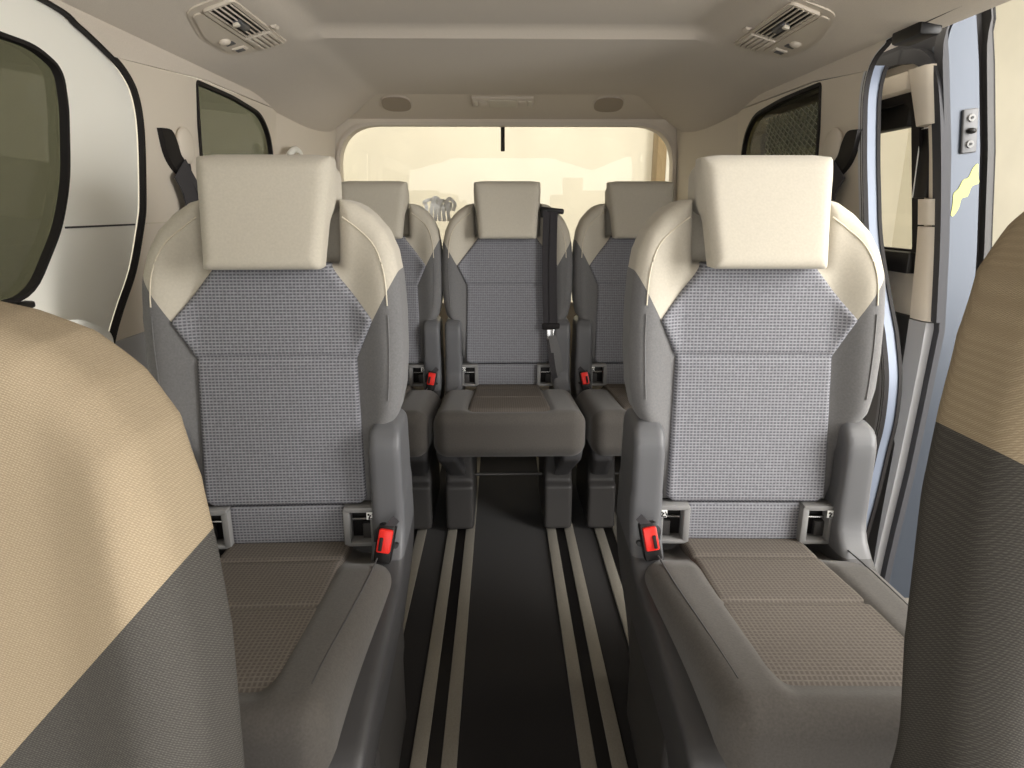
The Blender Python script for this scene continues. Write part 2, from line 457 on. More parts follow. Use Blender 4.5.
def make_seat(buckle, belt=False, taper=0):
    """one seat at the origin, facing -Y; buckle is the side (+1 / -1 in X) that carries the belt buckle"""
    t = bpy.data.objects.new('passenger_seat', None); t.empty_display_size = .05; col.objects.link(t)
    me = solid(backrest_fn, (-.26, -.07, .44), (.26, .24, 1.03), .0065)
    c, s = .170, .813
    dx, dz = .044, .080
    nr = Vector((-dz, 0, dx)).normalized(); nl = Vector((dz, 0, dx)).normalized()
    pick = lambda p: (p-Vector((c, 0, s))).dot(nr) > 0 if p.x > 0 else (p-Vector((-c, 0, s))).dot(nl) > 0
    b1, b2 = split(me, [((0, 0, 0), (1, 0, 0)), ((c, 0, s), nr), ((-c, 0, s), nl)], pick)
    bk = link('backrest', b2, M['grey_cloth'], t, 60)
    sp = link('shoulder_panel', b1, M['beige'], t, 60); sp['label'] = 'beige upper shoulders of the backrest'
    cp = body('centre_panel', panel_fn, (-.21, -.06, .45), (.21, .11, .92), M['mesh'], t, .005)
    # seam lines of the backrest, lying on its front
    def front_y(x, z): return REC*(z-.42)-float(bolster(np.float64(x), np.float64(z)))
    for sgn in (-1, 1):
        pth = [(.122, .985), (.145, .968), (.173, .942), (.189, .908), (.196, .865), (.198, .78), (.196, .72), (.193, .675)]
        pp = [(sgn*x, front_y(x, z)-.0005, z) for x, z in pth]
        pp = catmull(pp, 6)
        up_ = [p for p in pp if p.z > .829]; lo_ = [p for p in pp if p.z <= .835]
        tube('seam', up_, .0013, M['pale_thread'], sp)
        tube('seam', lo_, .0011, M['grey_cloth'], bk)
    body('headrest', head_fn, (-.14, -.08, .87), (.14, .20, 1.11), M['beige'], t, .006)
    body('lumbar_panel', lower_fn, (-.12, -.01, .39), (.12, .10, .485), M['mesh'], t, .006)
    cu = body('cushion', lambda x, y, z: cushion_fn(x, y, z, taper), (-.24, -.51, .25), (.24, .06, .48), M['brown_cloth'], t, .007)
    body('cushion_panel', cpanel_fn, (-.14, -.49, .34), (.14, .03, .47), M['brown_mesh'], t, .005)
    for sgn in (-1, 1):
        pts = [(sgn*(.172-taper*.7*sst(-.06, -.5, y)), y, float(cush_top(0, y))+.0005) for y in (-.02, -.1, -.2, -.3, -.38, -.43)]
        tube('seam', catmull(pts, 4), .0014, M['thread'], cu)
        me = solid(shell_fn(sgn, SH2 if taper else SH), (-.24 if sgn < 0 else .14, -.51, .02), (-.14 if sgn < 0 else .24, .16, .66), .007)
        up, dn = split(me, [((0, 0, .40), (0, 0, 1))], lambda p: p.z > .40)  # lower half parted off to carry the shade in its colour
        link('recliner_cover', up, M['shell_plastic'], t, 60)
        sh = link('side_cover', dn, M['shaded_plastic'], t, 60)
        # catch plate low on the shell
        box('catch', (sgn*.192, -.070, .378), (.020, .012, .032), M['mid_plastic'], sh, .002)
        # anchor bracket beside the lumbar panel
        bm = bmesh.new()
        cx, cz = sgn*.138, .438
        bx(bm, cx, .0, cz+.034, .068, .03, .010, .002); bx(bm, cx, .0, cz-.034, .068, .03, .008, .002)
        bx(bm, cx-sgn*.030, .0, cz, .012, .03, .07, .002); bx(bm, cx+sgn*.024, .0, cz, .022, .03, .07, .002)
        br = link('anchor_bracket', bm, M['mid_plastic'], t)
        box('anchor_pocket', (cx-sgn*.006, .022, cz), (.044, .02, .062), M['black'], br, .001)
        tube('anchor_bar', [(cx-.022, .006, cz+.008), (cx+.022, .006, cz+.008)], .003, M['steel'], br)
        box('anchor_slide', (cx+sgn*.006, .006, cz-.014), (.02, .012, .03), M['dark_plastic'], br, .002)
        # small white tag with a black seat-and-bar pictogram
        tg = box('anchor_tag', (sgn*.1525, -.0165, cz+.024), (.014, .002, .014), M['white'], br, .0004)
        bm = bmesh.new()
        ox = sgn*.1525; oz = cz+.024
        bx(bm, ox-.003, -.018, oz+.003, .0035, .001, .0035, .0004)
        bx(bm, ox-.001, -.018, oz-.001, .0025, .001, .008, .0003, Matrix.Rotation(.5, 3, 'Y'))
        bx(bm, ox+.001, -.018, oz-.005, .009, .001, .002, .0003)
        bx(bm, ox+.005, -.018, oz+.001, .002, .001, .008, .0003, Matrix.Rotation(-.35, 3, 'Y'))
        link('pictogram', bm, M['black'], tg)
        # pedestal leg standing on the floor rails
        lg = body('leg', leg_fn(sgn*.155), (sgn*.155-.06, -.36, 0), (sgn*.155+.06, .05, .37), M['dark_plastic'], t, .007)
        box('foot_glide', (sgn*.155, -.15, .012), (.03, .26, .012), M['black'], lg, .002)
    tube('cross_bar', [(-.125, -.20, .15), (.125, -.20, .15)], .005, M['dark_steel'], t)
    box('seat_pan', (0, -.17, .285), (.28, .36, .03), M['black'], t, .006)
    if buckle:
        # buckle on a stalk
        b = buckle
        bm = bmesh.new()
        rot = Matrix.Rotation(R(-16), 3, 'X') @ Matrix.Rotation(R(b*10), 3, 'Y')
        bx(bm, b*.184, -.062, .432, .031, .024, .068, .005, rot)
        bx(bm, b*.191, -.050, .390, .018, .014, .07, .004, rot)
        bu = link('belt_buckle', bm, M['black'], t)
        bm = bmesh.new(); bx(bm, b*.186, -.077, .444, .024, .012, .041, .003, rot)
        rb = link('release_button', bm, M['red'], bu); rb['label'] = 'red buckle button'
        bm = bmesh.new(); bx(bm, b*.180, -.085, .442, .006, .004, .023, .001, rot); link('button_slot', bm, M['rubber'], rb)
        # black pull strap below the bracket
        strip('pull_strap', catmull([(b*.205, -.055, .475), (b*.190, -.062, .462), (b*.172, -.055, .450), (b*.168, -.04, .425), (b*.160, -.03, .395)], 5), .014, .004, M['belt'], t, (0, -1, .2))
    if belt:
        gd = bmesh.new()
        bx(gd, .150, .050, .992, .078, .045, .018, .006, Matrix.Rotation(R(6), 3, 'Y'))
        bx(gd, .122, .045, .984, .022, .05, .030, .006)
        link('belt_guide', gd, M['black'], t)
        def fy(z): return REC*(z-.42)-.036
        w = strip('belt_webbing', catmull([(.143, fy(.98), .988), (.141, fy(.9), .9), (.141, fy(.8), .8), (.143, fy(.7), .70), (.146, fy(.62), .605)], 5), .048, .003, M['belt'], t, (0, -1, 0))
        strip('fold', catmull([(.150, fy(.98)-.004, .98), (.146, fy(.8)-.004, .8), (.150, fy(.62)-.004, .61)], 5), .015, .003, M['belt'], w, (0, -1, 0))
        box('belt_stop', (.147, fy(.6)-.002, .612), (.060, .012, .022), M['rubber'], t, .004)
        tg = box('belt_tongue', (.145, fy(.58)-.003, .582), (.026, .005, .040), M['steel'], t, .002)
        for k, (dx, dy) in enumerate(((0, 0), (.012, .006), (.024, .012))):
            strip('belt_strand', catmull([(.142+dx*.5, fy(.57)-.004*k, .580), (.147+dx, fy(.52)-.01, .52), (.156+dx, fy(.46)-.01+dy, .46), (.172+dx*.6, -.02, .40)], 6), .020, .003, M['grey_cloth'] if k else M['belt'], t, (0, -1, 0))
    return t

seatL = make_seat(+1, False, .034); seatR = make_seat(-1, False, .034); seatC = make_seat(0, True)
seatL3 = make_seat(+1); seatR3 = make_seat(-1)
def place(o, x, y, label, group, rz=0):
    o.location = (x, y, 0); o.rotation_euler = (0, 0, rz); o['label'] = label; o['category'] = 'seat'; o['group'] = group
    return o
place(seatL, -.420, 1.09, 'second-row seat beside the closed sliding door and dark side window', 'second row seats', R(1.5))
place(seatR, .418, 1.09, 'second-row seat beside the open sliding door', 'second row seats', R(-1.5))
place(seatL3, -.450, 2.2, 'third-row seat mostly hidden behind the second-row seat by the dark window', 'third row seats')
place(seatR3, .441, 2.2, 'third-row seat mostly hidden behind the second-row seat by the open door', 'third row seats')
place(seatC, -.006, 2.2, 'middle third-row seat with a black belt hanging from its shoulder', 'third row seats')

# front seats, only one shoulder of each in view
def make_front(name, pivot, slope, inner, m1, m2, lift):
    """pivot (u,z) and slope of the beige border on the inner side; inner = +1 / -1 the side by the aisle"""
    t = bpy.data.objects.new(name, None); col.objects.link(t)
    halfF = [(.02, 1.026), (.080, 1.012), (.121, .996), (.162, .965), (.194, .930), (.212, .880), (.221, .82), (.228, .75), (.229, .62), (.226, .56), (.220, .45), (.20, .42)]
    outF = [(-x, z) for x, z in halfF]+[(x, z) for x, z in reversed(halfF)]
    fn = lambda x, y, z: prism(poly2(x, z, outF), lean(y, z)+bolster(x, z), 0, .115, .034)
    me = solid(fn, (-.26, -.07, .40), (.26, .24, 1.03), .006)
    n1 = Vector((-slope, 0, 1)).normalized(); n2 = Vector((slope, 0, 1)).normalized()
    p1 = Vector((pivot[0], 0, pivot[1])); p2 = Vector((-pivot[0], 0, pivot[1]))
    pick = lambda p: (p-p1).dot(n1) > 0 if p.x > 0 else (p-p2).dot(n2) > 0
    b1, b2 = split(me, [((0, 0, 0), (1, 0, 0)), (p1, n1), (p2, n2)], pick)
    link('backrest', b2, m2, t, 60)
    o = link('shoulder_panel', b1, m1, t, 60); o['label'] = 'beige upper part of the backrest'
    hr = [(-.080, 1.20), (-.074, 1.05), (.074, 1.05), (.080, 1.20)]
    body('headrest', lambda x, y, z: prism(poly2(x, z, hr), lean(y, z), -.02, .065, .025), (-.11, -.02, 1.02), (.11, .20, 1.23), M['beige'], t, .007)
    for x in (-.04, .04): tube('headrest_post', [(x, .09, .98), (x, .095, 1.08)], .006, M['steel'], t)
    body('cushion', cushion_fn, (-.24, -.49, .25), (.24, .06, .48), M['brown_cloth'], t, .008)
    bm = bmesh.new(); bx(bm, 0, -.18, (.31+.009-lift)/2, .40, .36, .31-.009+lift, .02); link('seat_base', bm, M['dark_plastic'], t)
    return t
M['twill_beige'] = twill('beige_twill', (136, 122, 101), (161, 146, 123))  # tan twill, taken darker to stand in for the front cabin's shade
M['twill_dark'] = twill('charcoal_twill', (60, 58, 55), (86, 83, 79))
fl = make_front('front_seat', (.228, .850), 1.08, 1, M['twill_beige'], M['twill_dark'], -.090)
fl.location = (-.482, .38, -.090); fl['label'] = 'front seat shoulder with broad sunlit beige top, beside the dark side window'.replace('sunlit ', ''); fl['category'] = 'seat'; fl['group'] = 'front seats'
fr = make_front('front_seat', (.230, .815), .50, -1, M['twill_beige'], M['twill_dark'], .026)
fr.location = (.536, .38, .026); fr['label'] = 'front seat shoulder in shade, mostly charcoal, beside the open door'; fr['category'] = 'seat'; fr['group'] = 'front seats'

# ------------------------------------------------------------------ body shell
def wx(z):
    """half width of the cabin lining at height z"""
    pts = [(-.1, .83), (.5, .83), (.73, .822), (.965, .80), (1.2, .79), (1.36, .775)]
    if z <= pts[0][0]: return pts[0][1]
    for (a, p), (b, q) in zip(pts, pts[1:]):
        if z <= b: return p+(q-p)*(z-a)/(b-a)
    return pts[-1][1]

def sst(a, b, x):
    t = min(1, max(0, (x-a)/(b-a))); return t*t*(3-2*t)
def ceil_z(x, y):
    a = abs(x)
    z = 1.40+.012*(1-sst(.47, .55, a))-.068*sst(.52, .84, a)
    z += .022*(1-sst(1.775, 1.81, y))*(1-sst(.46, .53, a))
    z -= .075*sst(2.10, 2.72, y)*sst(.48, .74, a)
    return z
bm = bmesh.new()
xs = [-.82+.02*i for i in range(83)]; ys = [-.45+.03*i for i in range(38)]+[.69+.02*i for i in range(104)]
g = [[bm.verts.new((x, y, ceil_z(x, y))) for x in xs] for y in ys]
for j in range(len(ys)-1):
    for i in range(len(xs)-1):
        bm.faces.new((g[j][i], g[j+1][i], g[j+1][i+1], g[j][i+1]))
r = bmesh.ops.extrude_face_region(bm, geom=bm.faces[:])
bmesh.ops.translate(bm, vec=(0, 0, .04), verts=[v for v in r['geom'] if isinstance(v, bmesh.types.BMVert)])
bmesh.ops.recalc_face_normals(bm, faces=bm.faces)
struct(link('ceiling', bm, M['headliner'], None, 30))

# floor with its rails
bm = bmesh.new(); bx(bm, 0, 1.2, -.03, 1.72, 3.3, .06, 0)
struct(link('floor', bm, M['carpet']))
def rail(x, label):
    t = thing('seat_rail', label, 'seat rail', (x, 1.15, 0), 'floor rails')
    for sx in (-1, 1):
        box('rail_cover', (sx*.0285, 0, .003), (.029, 3.1, .007), M['rail'], t, .002)
    box('rail_slot', (0, 0, .001), (.028, 3.1, .003), M['black'], t, 0)
    return t
rail(-.158, 'inner floor rail on the side of the closed door, pale strips with black slot')
rail(.158, 'inner floor rail on the side of the open door, pale strips with black slot')
rail(-.312, 'outer floor rail half hidden by the second-row seat near the closed door')
rail(.312, 'outer floor rail half hidden by the second-row seat near the open door')

# outline of the side door opening (y, z), rear side; shared by both sides
EDGE_L = [(1.32, .02), (1.30, .30), (1.285, .50), (1.29, .63), (1.317, .73), (1.357, .796), (1.415, .872), (1.456, .963), (1.475, 1.017), (1.496, 1.161), (1.484, 1.228), (1.442, 1.268), (1.377, 1.294), (1.303, 1.316), (1.225, 1.332), (.9, 1.342), (.25, 1.342)]
EDGE_R = [(1.45, .02), (1.43, .20), (1.41, .33), (1.396, .46), (1.385, .54), (1.389, .63), (1.417, .714), (1.455, .80), (1.498, .907), (1.526, 1.018), (1.55, 1.127), (1.563, 1.234), (1.54, 1.302), (1.486, 1.332), (1.418, 1.342), (.9, 1.345), (.25, 1.345)]
smooth_edge = lambda E: [(p.x, p.y) for p in catmull([(y, z, 0) for y, z in E], 5)]
EDGE = {-1: smooth_edge(EDGE_L), 1: smooth_edge(EDGE_R)}

QW = roundpoly([(1.765, .93), (2.32, .93), (2.315, 1.215), (2.22, 1.285), (2.0, 1.301), (1.765, 1.303)], [.03, .05, .06, .08, .05, .01], 5)
LOWZ = .735
def side_wall(s, name):
    """lining behind the door opening: pillar, quarter panel and the lower trim"""
    f = lambda off: (lambda a, b: (s*(wx(b)+off), a, b))
    edge = EDGE[s]
    up_edge = [p for p in edge if LOWZ <= p[1] < (1.285 if s < 0 else 1.302) and p[0] > 1.2]
    upper = [(up_edge[0][0]-.003, LOWZ)]+up_edge+[(1.80, 1.312), (2.42, 1.318), (2.42, LOWZ)]
    cy = [1.55+.05*i for i in range(17)]; cz = [.8, .85, .9, .965, 1.05, 1.1, 1.15, 1.2, 1.25]
    w = panel(name, upper, [QW], f(0), (s*.008, 0, 0), M['pillar'], None, (cy, cz)); struct(w)
    low = [p for p in edge if p[1] <= LOWZ+.001]
    lower = low+[(up_edge[0][0], LOWZ-.001), (2.42, LOWZ-.001), (2.42, .0), (low[0][0], 0)]
    l = panel('lower_trim', lower, [], f(0), (s*.008, 0, 0), M['lower_trim'], w, ([], [.3, .5, .6]))
    rest = [p for p in edge if p[1] >= up_edge[-1][1] and p[0] > 1.15]
    panel('headliner_edge', rest+[(rest[-1][0], 1.375), (2.42, 1.375), (2.42, 1.321), (1.80, 1.315)], [], f(-.002), (s*.008, 0, 0), M['headliner'], w, ([], [1.32, 1.34, 1.36]))
    # black frame round the quarter window
    strip('window_seal', [(s*(wx(b)+.005), a, b) for a, b in QW], .009, .014, M['rubber'], w, (s, 0, 0), True)
    # cream seam across the pillar
    strip('seam', [(s*(wx(.968)-.0005), y, .968) for y in (1.47 if s < 0 else 1.525, 1.6, 1.8)], .003, .003, M['pale_thread'], w, (s, 0, 0))
    return w
wl = side_wall(-1, 'wall_left'); wr = side_wall(1, 'wall_right')
# speaker grille set in the right lower trim
gl = bmesh.new(); bx(gl, .828, 1.478, .485, .008, .075, .075, .003)
gr = link('speaker_grille', gl, M['mid_plastic'], wr)
bm = bmesh.new()
for i in range(7):
    for j in range(7): bx(bm, .8235, 1.451+.009*i, .458+.009*j, .002, .004, .004, 0)
link('grille_holes', bm, M['shell_plastic'], gr)

def quarter_glass(s, n):
    g = panel('window_%d' % n, roundpoly([(1.79, .92), (2.34, .92), (2.34, 1.23), (2.245, 1.305), (1.79, 1.31)], .03, 4), [], lambda a, b: (s*(wx(b)+.012), a, b), (s*.004, 0, 0), M['glass_dark' if s > 0 else 'glass_side'])
    return struct(g)
quarter_glass(-1, 1); quarter_glass(1, 2)

# door seals round the opening
def seal(s, n, mats):
    t = None; edge = EDGE[s]
    for k, (dx, dw, mt) in enumerate(mats):
        pts = []
        for i, (a, b) in enumerate(edge):
            p0 = Vector(edge[max(i-1, 0)]); p1 = Vector(edge[min(i+1, len(edge)-1)])
            tg = (p1-p0).normalized(); nn = Vector((tg.y, -tg.x))     # outward, away from the opening
            pts.append((s*(wx(b)+.004), a-nn.x*dx, b-nn.y*dx))
        o = strip('trim_%d' % n if k == 0 else 'seal_lip', pts, dw, .011, mt, t, (s, 0, 0))
        if k == 0: t = struct(o)
    return t
seal(-1, 1, [(.0, .009, M['rubber'])])
seal(1, 2, [(-.010, .009, M['grey_rubber']), (-.004, .003, M['rubber']), (.000, .005, M['grey_rubber']), (.0035, .002, M['rubber'])])

# D-pillar linings from the quarter windows to the rear window
for s, nm in ((-1, 'trim_3'), (1, 'trim_4')):
    pts = [(0, 0), (1, 0), (1, 1.37), (0, 1.37)]
    f = lambda a, b, s=s: (s*(wx(b)+(-.095)*a), 2.36+.43*a, b)
    struct(panel(nm, pts, [], f, (s*.05, .02, 0), M['pillar'], None, ([.25, .5, .75], [.5, .73, .965, 1.1, 1.2, 1.3])))

# rear end: header, window frame and tailgate
RW = roundpoly([(-.682, .60), (.682, .60), (.682, 1.322), (-.682, 1.322)], [.05, .05, .17, .17], 10)
def back_y(z): return 2.80-max(0, z-1.345)*2.4
outer = roundpoly([(-.86, 0), (.86, 0), (.86, 1.415), (-.86, 1.415)], [0, 0, .22, .22], 10)
wb = struct(panel('wall_back', outer, [RW], lambda a, b: (a, back_y(b), b), (0, .06, 0), M['pillar'], None, ([-.6, -.4, -.2, 0, .2, .4, .6], [.6, 1.0, 1.2, 1.33, 1.345, 1.36, 1.38])))
strip('window_frame', [(a, 2.80, b) for a, b in roundpoly([(-.686, .60), (.686, .60), (.686, 1.326), (-.686, 1.326)], [.05, .05, .17, .17], 10)], .014, .02, M['headliner'], wb, (0, -1, 0), True)
struct(panel('window_3', roundpoly([(-.72, .56), (.72, .56), (.72, 1.36), (-.72, 1.36)], .1, 6), [], lambda a, b: (a, 2.875, b), (0, .005, 0), M['glass_rear']))

# oval speaker grilles and the lamp in the header
for x, lb in ((-.425, 'oval grey speaker grille in the rear header on the closed-door side'), (.390, 'oval grey speaker grille in the rear header on the open-door side')):
    z = 1.388; y = back_y(z)-.004
    t = thing('speaker_grille', lb, 'speaker grille', (x, y, z), 'oval speaker grilles'); t.rotation_euler = (R(157.4), 0, 0)
    ov = [(.058*math.copysign(abs(math.cos(a))**.75, math.cos(a)), .052*math.copysign(abs(math.sin(a))**.75, math.sin(a))) for a in [2*math.pi*i/28 for i in range(28)]]
    panel('bezel', ov, [], lambda a, b: (a, b, 0), (0, 0, .004), M['headliner'], t)
    panel('perforated_face', [(a*.95, b*.93) for a, b in ov], [], lambda a, b: (a, b, .004), (0, 0, .003), plastic('grille_face', (164, 152, 136), .7, 300, .5), t)
t = thing('interior_light', 'wide rectangular lamp in the middle of the rear header', 'lamp', (-.018, back_y(1.396)-.002, 1.396)); t.rotation_euler = (R(157.4), 0, 0)
bm = bmesh.new(); bx(bm, 0, 0, .005, .235, .066, .014, .006); link('lamp_housing', bm, M['vent'], t)
box('lens', (0, 0, .013), (.105, .046, .006), M['lens'], t, .002)
for x in (-.075, .075): box('switch', (x, 0, .013), (.028, .03, .006), M['vent'], t, .002)
for x in (-.103, .103): box('end_lens', (x, 0, .012), (.016, .034, .006), M['lens'], t, .002)

# black strip hanging at the top of the rear window
t = thing('rear_wiper', 'short black strip hanging at the top middle of the rear window', 'wiper', (-.017, 2.90, 1.33))
bm = bmesh.new(); bx(bm, 0, 0, -.035, .017, .012, .13, .003); link('blade', bm, M['rubber'], t)
bm = bmesh.new(); bx(bm, 0, .012, .03, .05, .02, .03, .004); link('mount', bm, M['black'], t)

# left sliding door, closed
edge = EDGE[-1]
sd = [(p[0]-.006, p[1]) for p in edge]
def dx_(z): return wx(z)+.012
DW = roundpoly([(.0, .853), (1.116, .853), (1.205, .966), (1.245, 1.05), (1.268, 1.18), (1.262, 1.235), (1.20, 1.258), (.0, 1.264)], [.02, .05, .05, .04, .05, .05, .06, .02], 5)
upper = [p for p in sd if p[1] >= .966]+[(-.05, 1.343), (-.05, .966)]
low = [p for p in sd if p[1] < .964]
hole_full = DW
# one piece round the window, then the horizontal seam between upper and lower trim is a groove strip
door = struct(panel('door_1', sd+[(-.05, 1.342), (-.05, .02)], [DW], lambda a, b: (-dx_(b), a, b), (-.012, 0, 0), M['trim'], None, ([.9, 1.0, 1.1, 1.2, 1.3, 1.4], [.5, .65, .75, .8, .9, .965, 1.05, 1.1, 1.2, 1.28])))
strip('seam', [(-dx_(.966)+.0005, y, .966) for y in (1.215, 1.3, 1.445)], .0035, .003, M['thread'], door, (1, 0, 0))
strip('window_seal', [(-dx_(b)-.006, a, b) for a, b in DW], .007, .014, M['rubber'], door, (1, 0, 0), True)
panel('window_glass', roundpoly([(-.02, .825), (1.13, .825), (1.245, .96), (1.32, 1.18), (1.31, 1.285), (-.02, 1.295)], .03, 4), [], lambda a, b: (-dx_(b)-.016, a, b), (-.005, 0, 0), M['glass_side'], door)
# ledge below the window and the arm rest
bm = bmesh.new(); bx(bm, -.822, .53, .845, .03, 1.14, .012, .004); link('window_ledge', bm, M['black'], door)
AR = roundpoly([(.2, .60), (1.20, .66), (1.235, .77), (1.14, .815), (.2, .825)], [.02, .05, .03, .03, .02], 5)
panel('armrest', AR, [], lambda a, b: (-.765-.02*max(0, .8-b), a, b), (-.07, 0, 0), M['trim'], door, ([], [.7, .78]))

# seat belts on the pillars
def pillar_belt(s, label):
    t = thing('seat_belt', label, 'seat belt', (s*.785, 1.6, 1.1), 'pillar seat belts')
    P = lambda y, z, d=0: (s*(wx(z)-.785)*1-s*d, y-1.6, z-1.1)
    # black slot shaped like a crescent, pillar cover bulge in front of its mouth
    cres = [(1.555, 1.172), (1.60, 1.172), (1.622, 1.150), (1.640, 1.118), (1.675, 1.108), (1.68, 1.085), (1.645, 1.072), (1.600, 1.090), (1.570, 1.122)]
    panel('belt_slot', [(p.x, p.y) for p in catmull([(a, b, 0) for a, b in cres+[cres[0]]], 4)][:-1], [], lambda a, b: P(a, b, .012), (s*.02, 0, 0), M['rubber'], t)
    fnb = lambda x, y, z: np.sqrt((x/.36)**2+((y-.072)/1.25)**2+((z-.045)/1.3)**2)-.033
    body('guide_cover', fnb, (-.06, .0, -.03), (.06, .15, .12), M['pillar'], t, .005)
    strip('webbing', catmull([P(1.615, 1.090, .016), P(1.640, 1.05, .022), P(1.655, 1.0, .022), P(1.665, .9, .022), P(1.67, .75, .022), P(1.67, .6, .024)], 5), .078, .003, M['belt'], t, (-s, 0, 0))
    strip('webbing_fold', catmull([P(1.66, 1.075, .02), P(1.690, 1.02, .026), P(1.70, .9, .028), P(1.70, .7, .028)], 5), .022, .003, M['belt'], t, (-s, 0, 0))
    return t
pillar_belt(-1, 'black seat belt hanging from the pillar behind the closed door')
pillar_belt(1, 'black seat belt hanging from the pillar behind the open door')

# cream loop on the left rear pillar
t = thing('grab_loop', 'small cream loop handle on the rear pillar past the quarter window', 'handle', (-.765, 2.40, 1.13))
tube('loop', catmull([(0, -.05, 0), (.02, -.04, .05), (.03, 0, .065), (.03, .05, .04), (.01, .07, -.01)], 6), .011, M['trim'], t)
tube('cord', catmull([(.02, -.02, .0), (.035, 0, .05), (.02, .03, .0)], 6), .006, M['pale_thread'], t)
# crumpled white plastic sheet behind the third row
bm = bmesh.new()
rnd = random.Random(5)
for k in range(6):
    x0 = -.045+.016*k; h = .030+.022*rnd.random()
    pts = [(x0, .0, -.03), (x0-.006+.012*rnd.random(), -.008, h*.45), (x0+.010-.02*rnd.random(), .004, h*.8), (x0+.022*rnd.random(), .016, h), (x0+.02, .026, h*.6), (x0+.012, .03, h*.1)]
    sweep(bm, catmull(pts, 5), rect(.012, .0015), (0, -1, .3))
bmesh.ops.recalc_face_normals(bm, faces=bm.faces)
t = link('plastic_wrap', bm, M['white'])
t.location = (-.245, 2.372, .985); t['label'] = 'crumpled whitish wrap peeking out behind the third-row headrest'; t['category'] = 'wrapping'

# roof air vents
def vent(s, label):
    t = thing('roof_vent', label, 'air vent', (s*.62, 1.62, ceil_z(.62, 1.62)+.007), 'roof air vents')
    t.rotation_euler = (0, s*R(15.5), 0)
    k = lambda a, b: (s*a, b)                      # a: towards the outside
    out = roundpoly([k(-.085, -.20), k(.030, -.185), k(.078, -.02), k(.078, .135), k(.045, .17), k(-.085, .165)], [.015, .03, .04, .03, .03, .012], 5)
    panel('housing', out, [], lambda a, b: (a, b, -.010), (0, 0, .03), M['vent'], t)
    bz = roundpoly([k(-.062, -.175), k(.0, -.165), k(.0, .155), k(-.062, .155)], .006, 3)
    hole = [(a*.985-s*.0005, b*.965) for a, b in bz]
    # raised rim of the outlet
    strip('outlet_rim', [(a, b, -.012) for a, b in bz], .008, .008, M['vent'], t, (0, 0, -1), True)
    panel('duct', bz, [], lambda a, b: (a, b, -.0115), (0, 0, .003), M['black'], t)
    for i in range(5):
        x = s*(-.053+.0112*i)
        sl = box('slat', (x, -.065, -.0145), (.0028, .205, .008), M['vent'], t, .0008, Matrix.Rotation(s*.5, 3, 'Y'))
    box('divider', (s*-.031, .045, -.0145), (.062, .006, .009), M['vent'], t, .002)
    for i in range(5):
        x = s*(-.056+.0125*i)
        box('slat', (x, .10, -.0145), (.0075, .10, .008), M['vent'], t, .001)
    box('adjuster', (s*-.030, -.05, -.018), (.016, .06, .010), M['shell_plastic'], t, .003)
    box('adjuster_tip', (s*-.026, -.075, -.023), (.014, .014, .008), M['lens'], t, .003)
    pan = roundpoly([k(.010, -.16), k(.030, -.155), k(.066, -.02), k(.066, .125), k(.040, .152), k(.010, .150)], .012, 4)
    panel('lamp_panel', pan, [], lambda a, b: (a, b, -.013), (0, 0, .004), M['vent'], t)
    bm = bmesh.new(); bmesh.ops.create_uvsphere(bm, u_segments=16, v_segments=8, radius=.013)
    bmesh.ops.scale(bm, vec=(1, 1.2, .6), verts=bm.verts); bmesh.ops.translate(bm, vec=(s*.042, .028, -.014), verts=bm.verts)
    link('reading_lamp', bm, M['vent'], t)
    box('lamp_recess', (s*.040, .052, -.0135), (.022, .022, .004), M['shell_plastic'], t, .004)
    box('switch', (s*.036, .105, -.014), (.032, .030, .006), M['vent'], t, .003)
    box('switch_mark', (s*.036, .105, -.0175), (.020, .018, .002), M['shell_plastic'], t, .001)
    tube('thumb_wheel', [(s*-.078, .02, -.012), (s*-.078, .045, -.012)], .007, M['vent'], t)
    return t
vent(-1, 'roof air vent with two grilles above the closed sliding door side')
vent(1, 'roof air vent with two grilles above the open sliding door side')

# ------------------------------------------------------------------ open sliding door, standing outside behind the right opening
def ox(z):
    """inner face of the open door"""
    pts = [(0, .975), (.17, .983), (.36, .996), (.55, 1.003), (.72, 1.008), (.907, .985), (1.12, .952), (1.30, .915), (1.42, .885)]
    if z <= 0: return pts[0][1]
    for (a, p), (b, q) in zip(pts, pts[1:]):
        if z <= b: return p+(q-p)*(z-a)/(b-a)
    return pts[-1][1]
Y0, Y1 = 1.5, 2.68
OW = roundpoly([(1.605, .885), (2.52, .885), (2.52, 1.255), (1.605, 1.255)], [.03, .05, .05, .05], 5)
out = roundpoly([(Y0+.012, .735), (Y1, .735), (Y1, 1.33), (Y0+.012, 1.33)], [0, 0, .08, .09], 7)
zc = [.8, .85, .907, .965, 1.05, 1.12, 1.2, 1.25]
od = panel('door_2', out, [OW], lambda a, b: (ox(b)+.012, a, b), (.03, 0, 0), M['pillar'], None, ([1.6], zc)); struct(od)
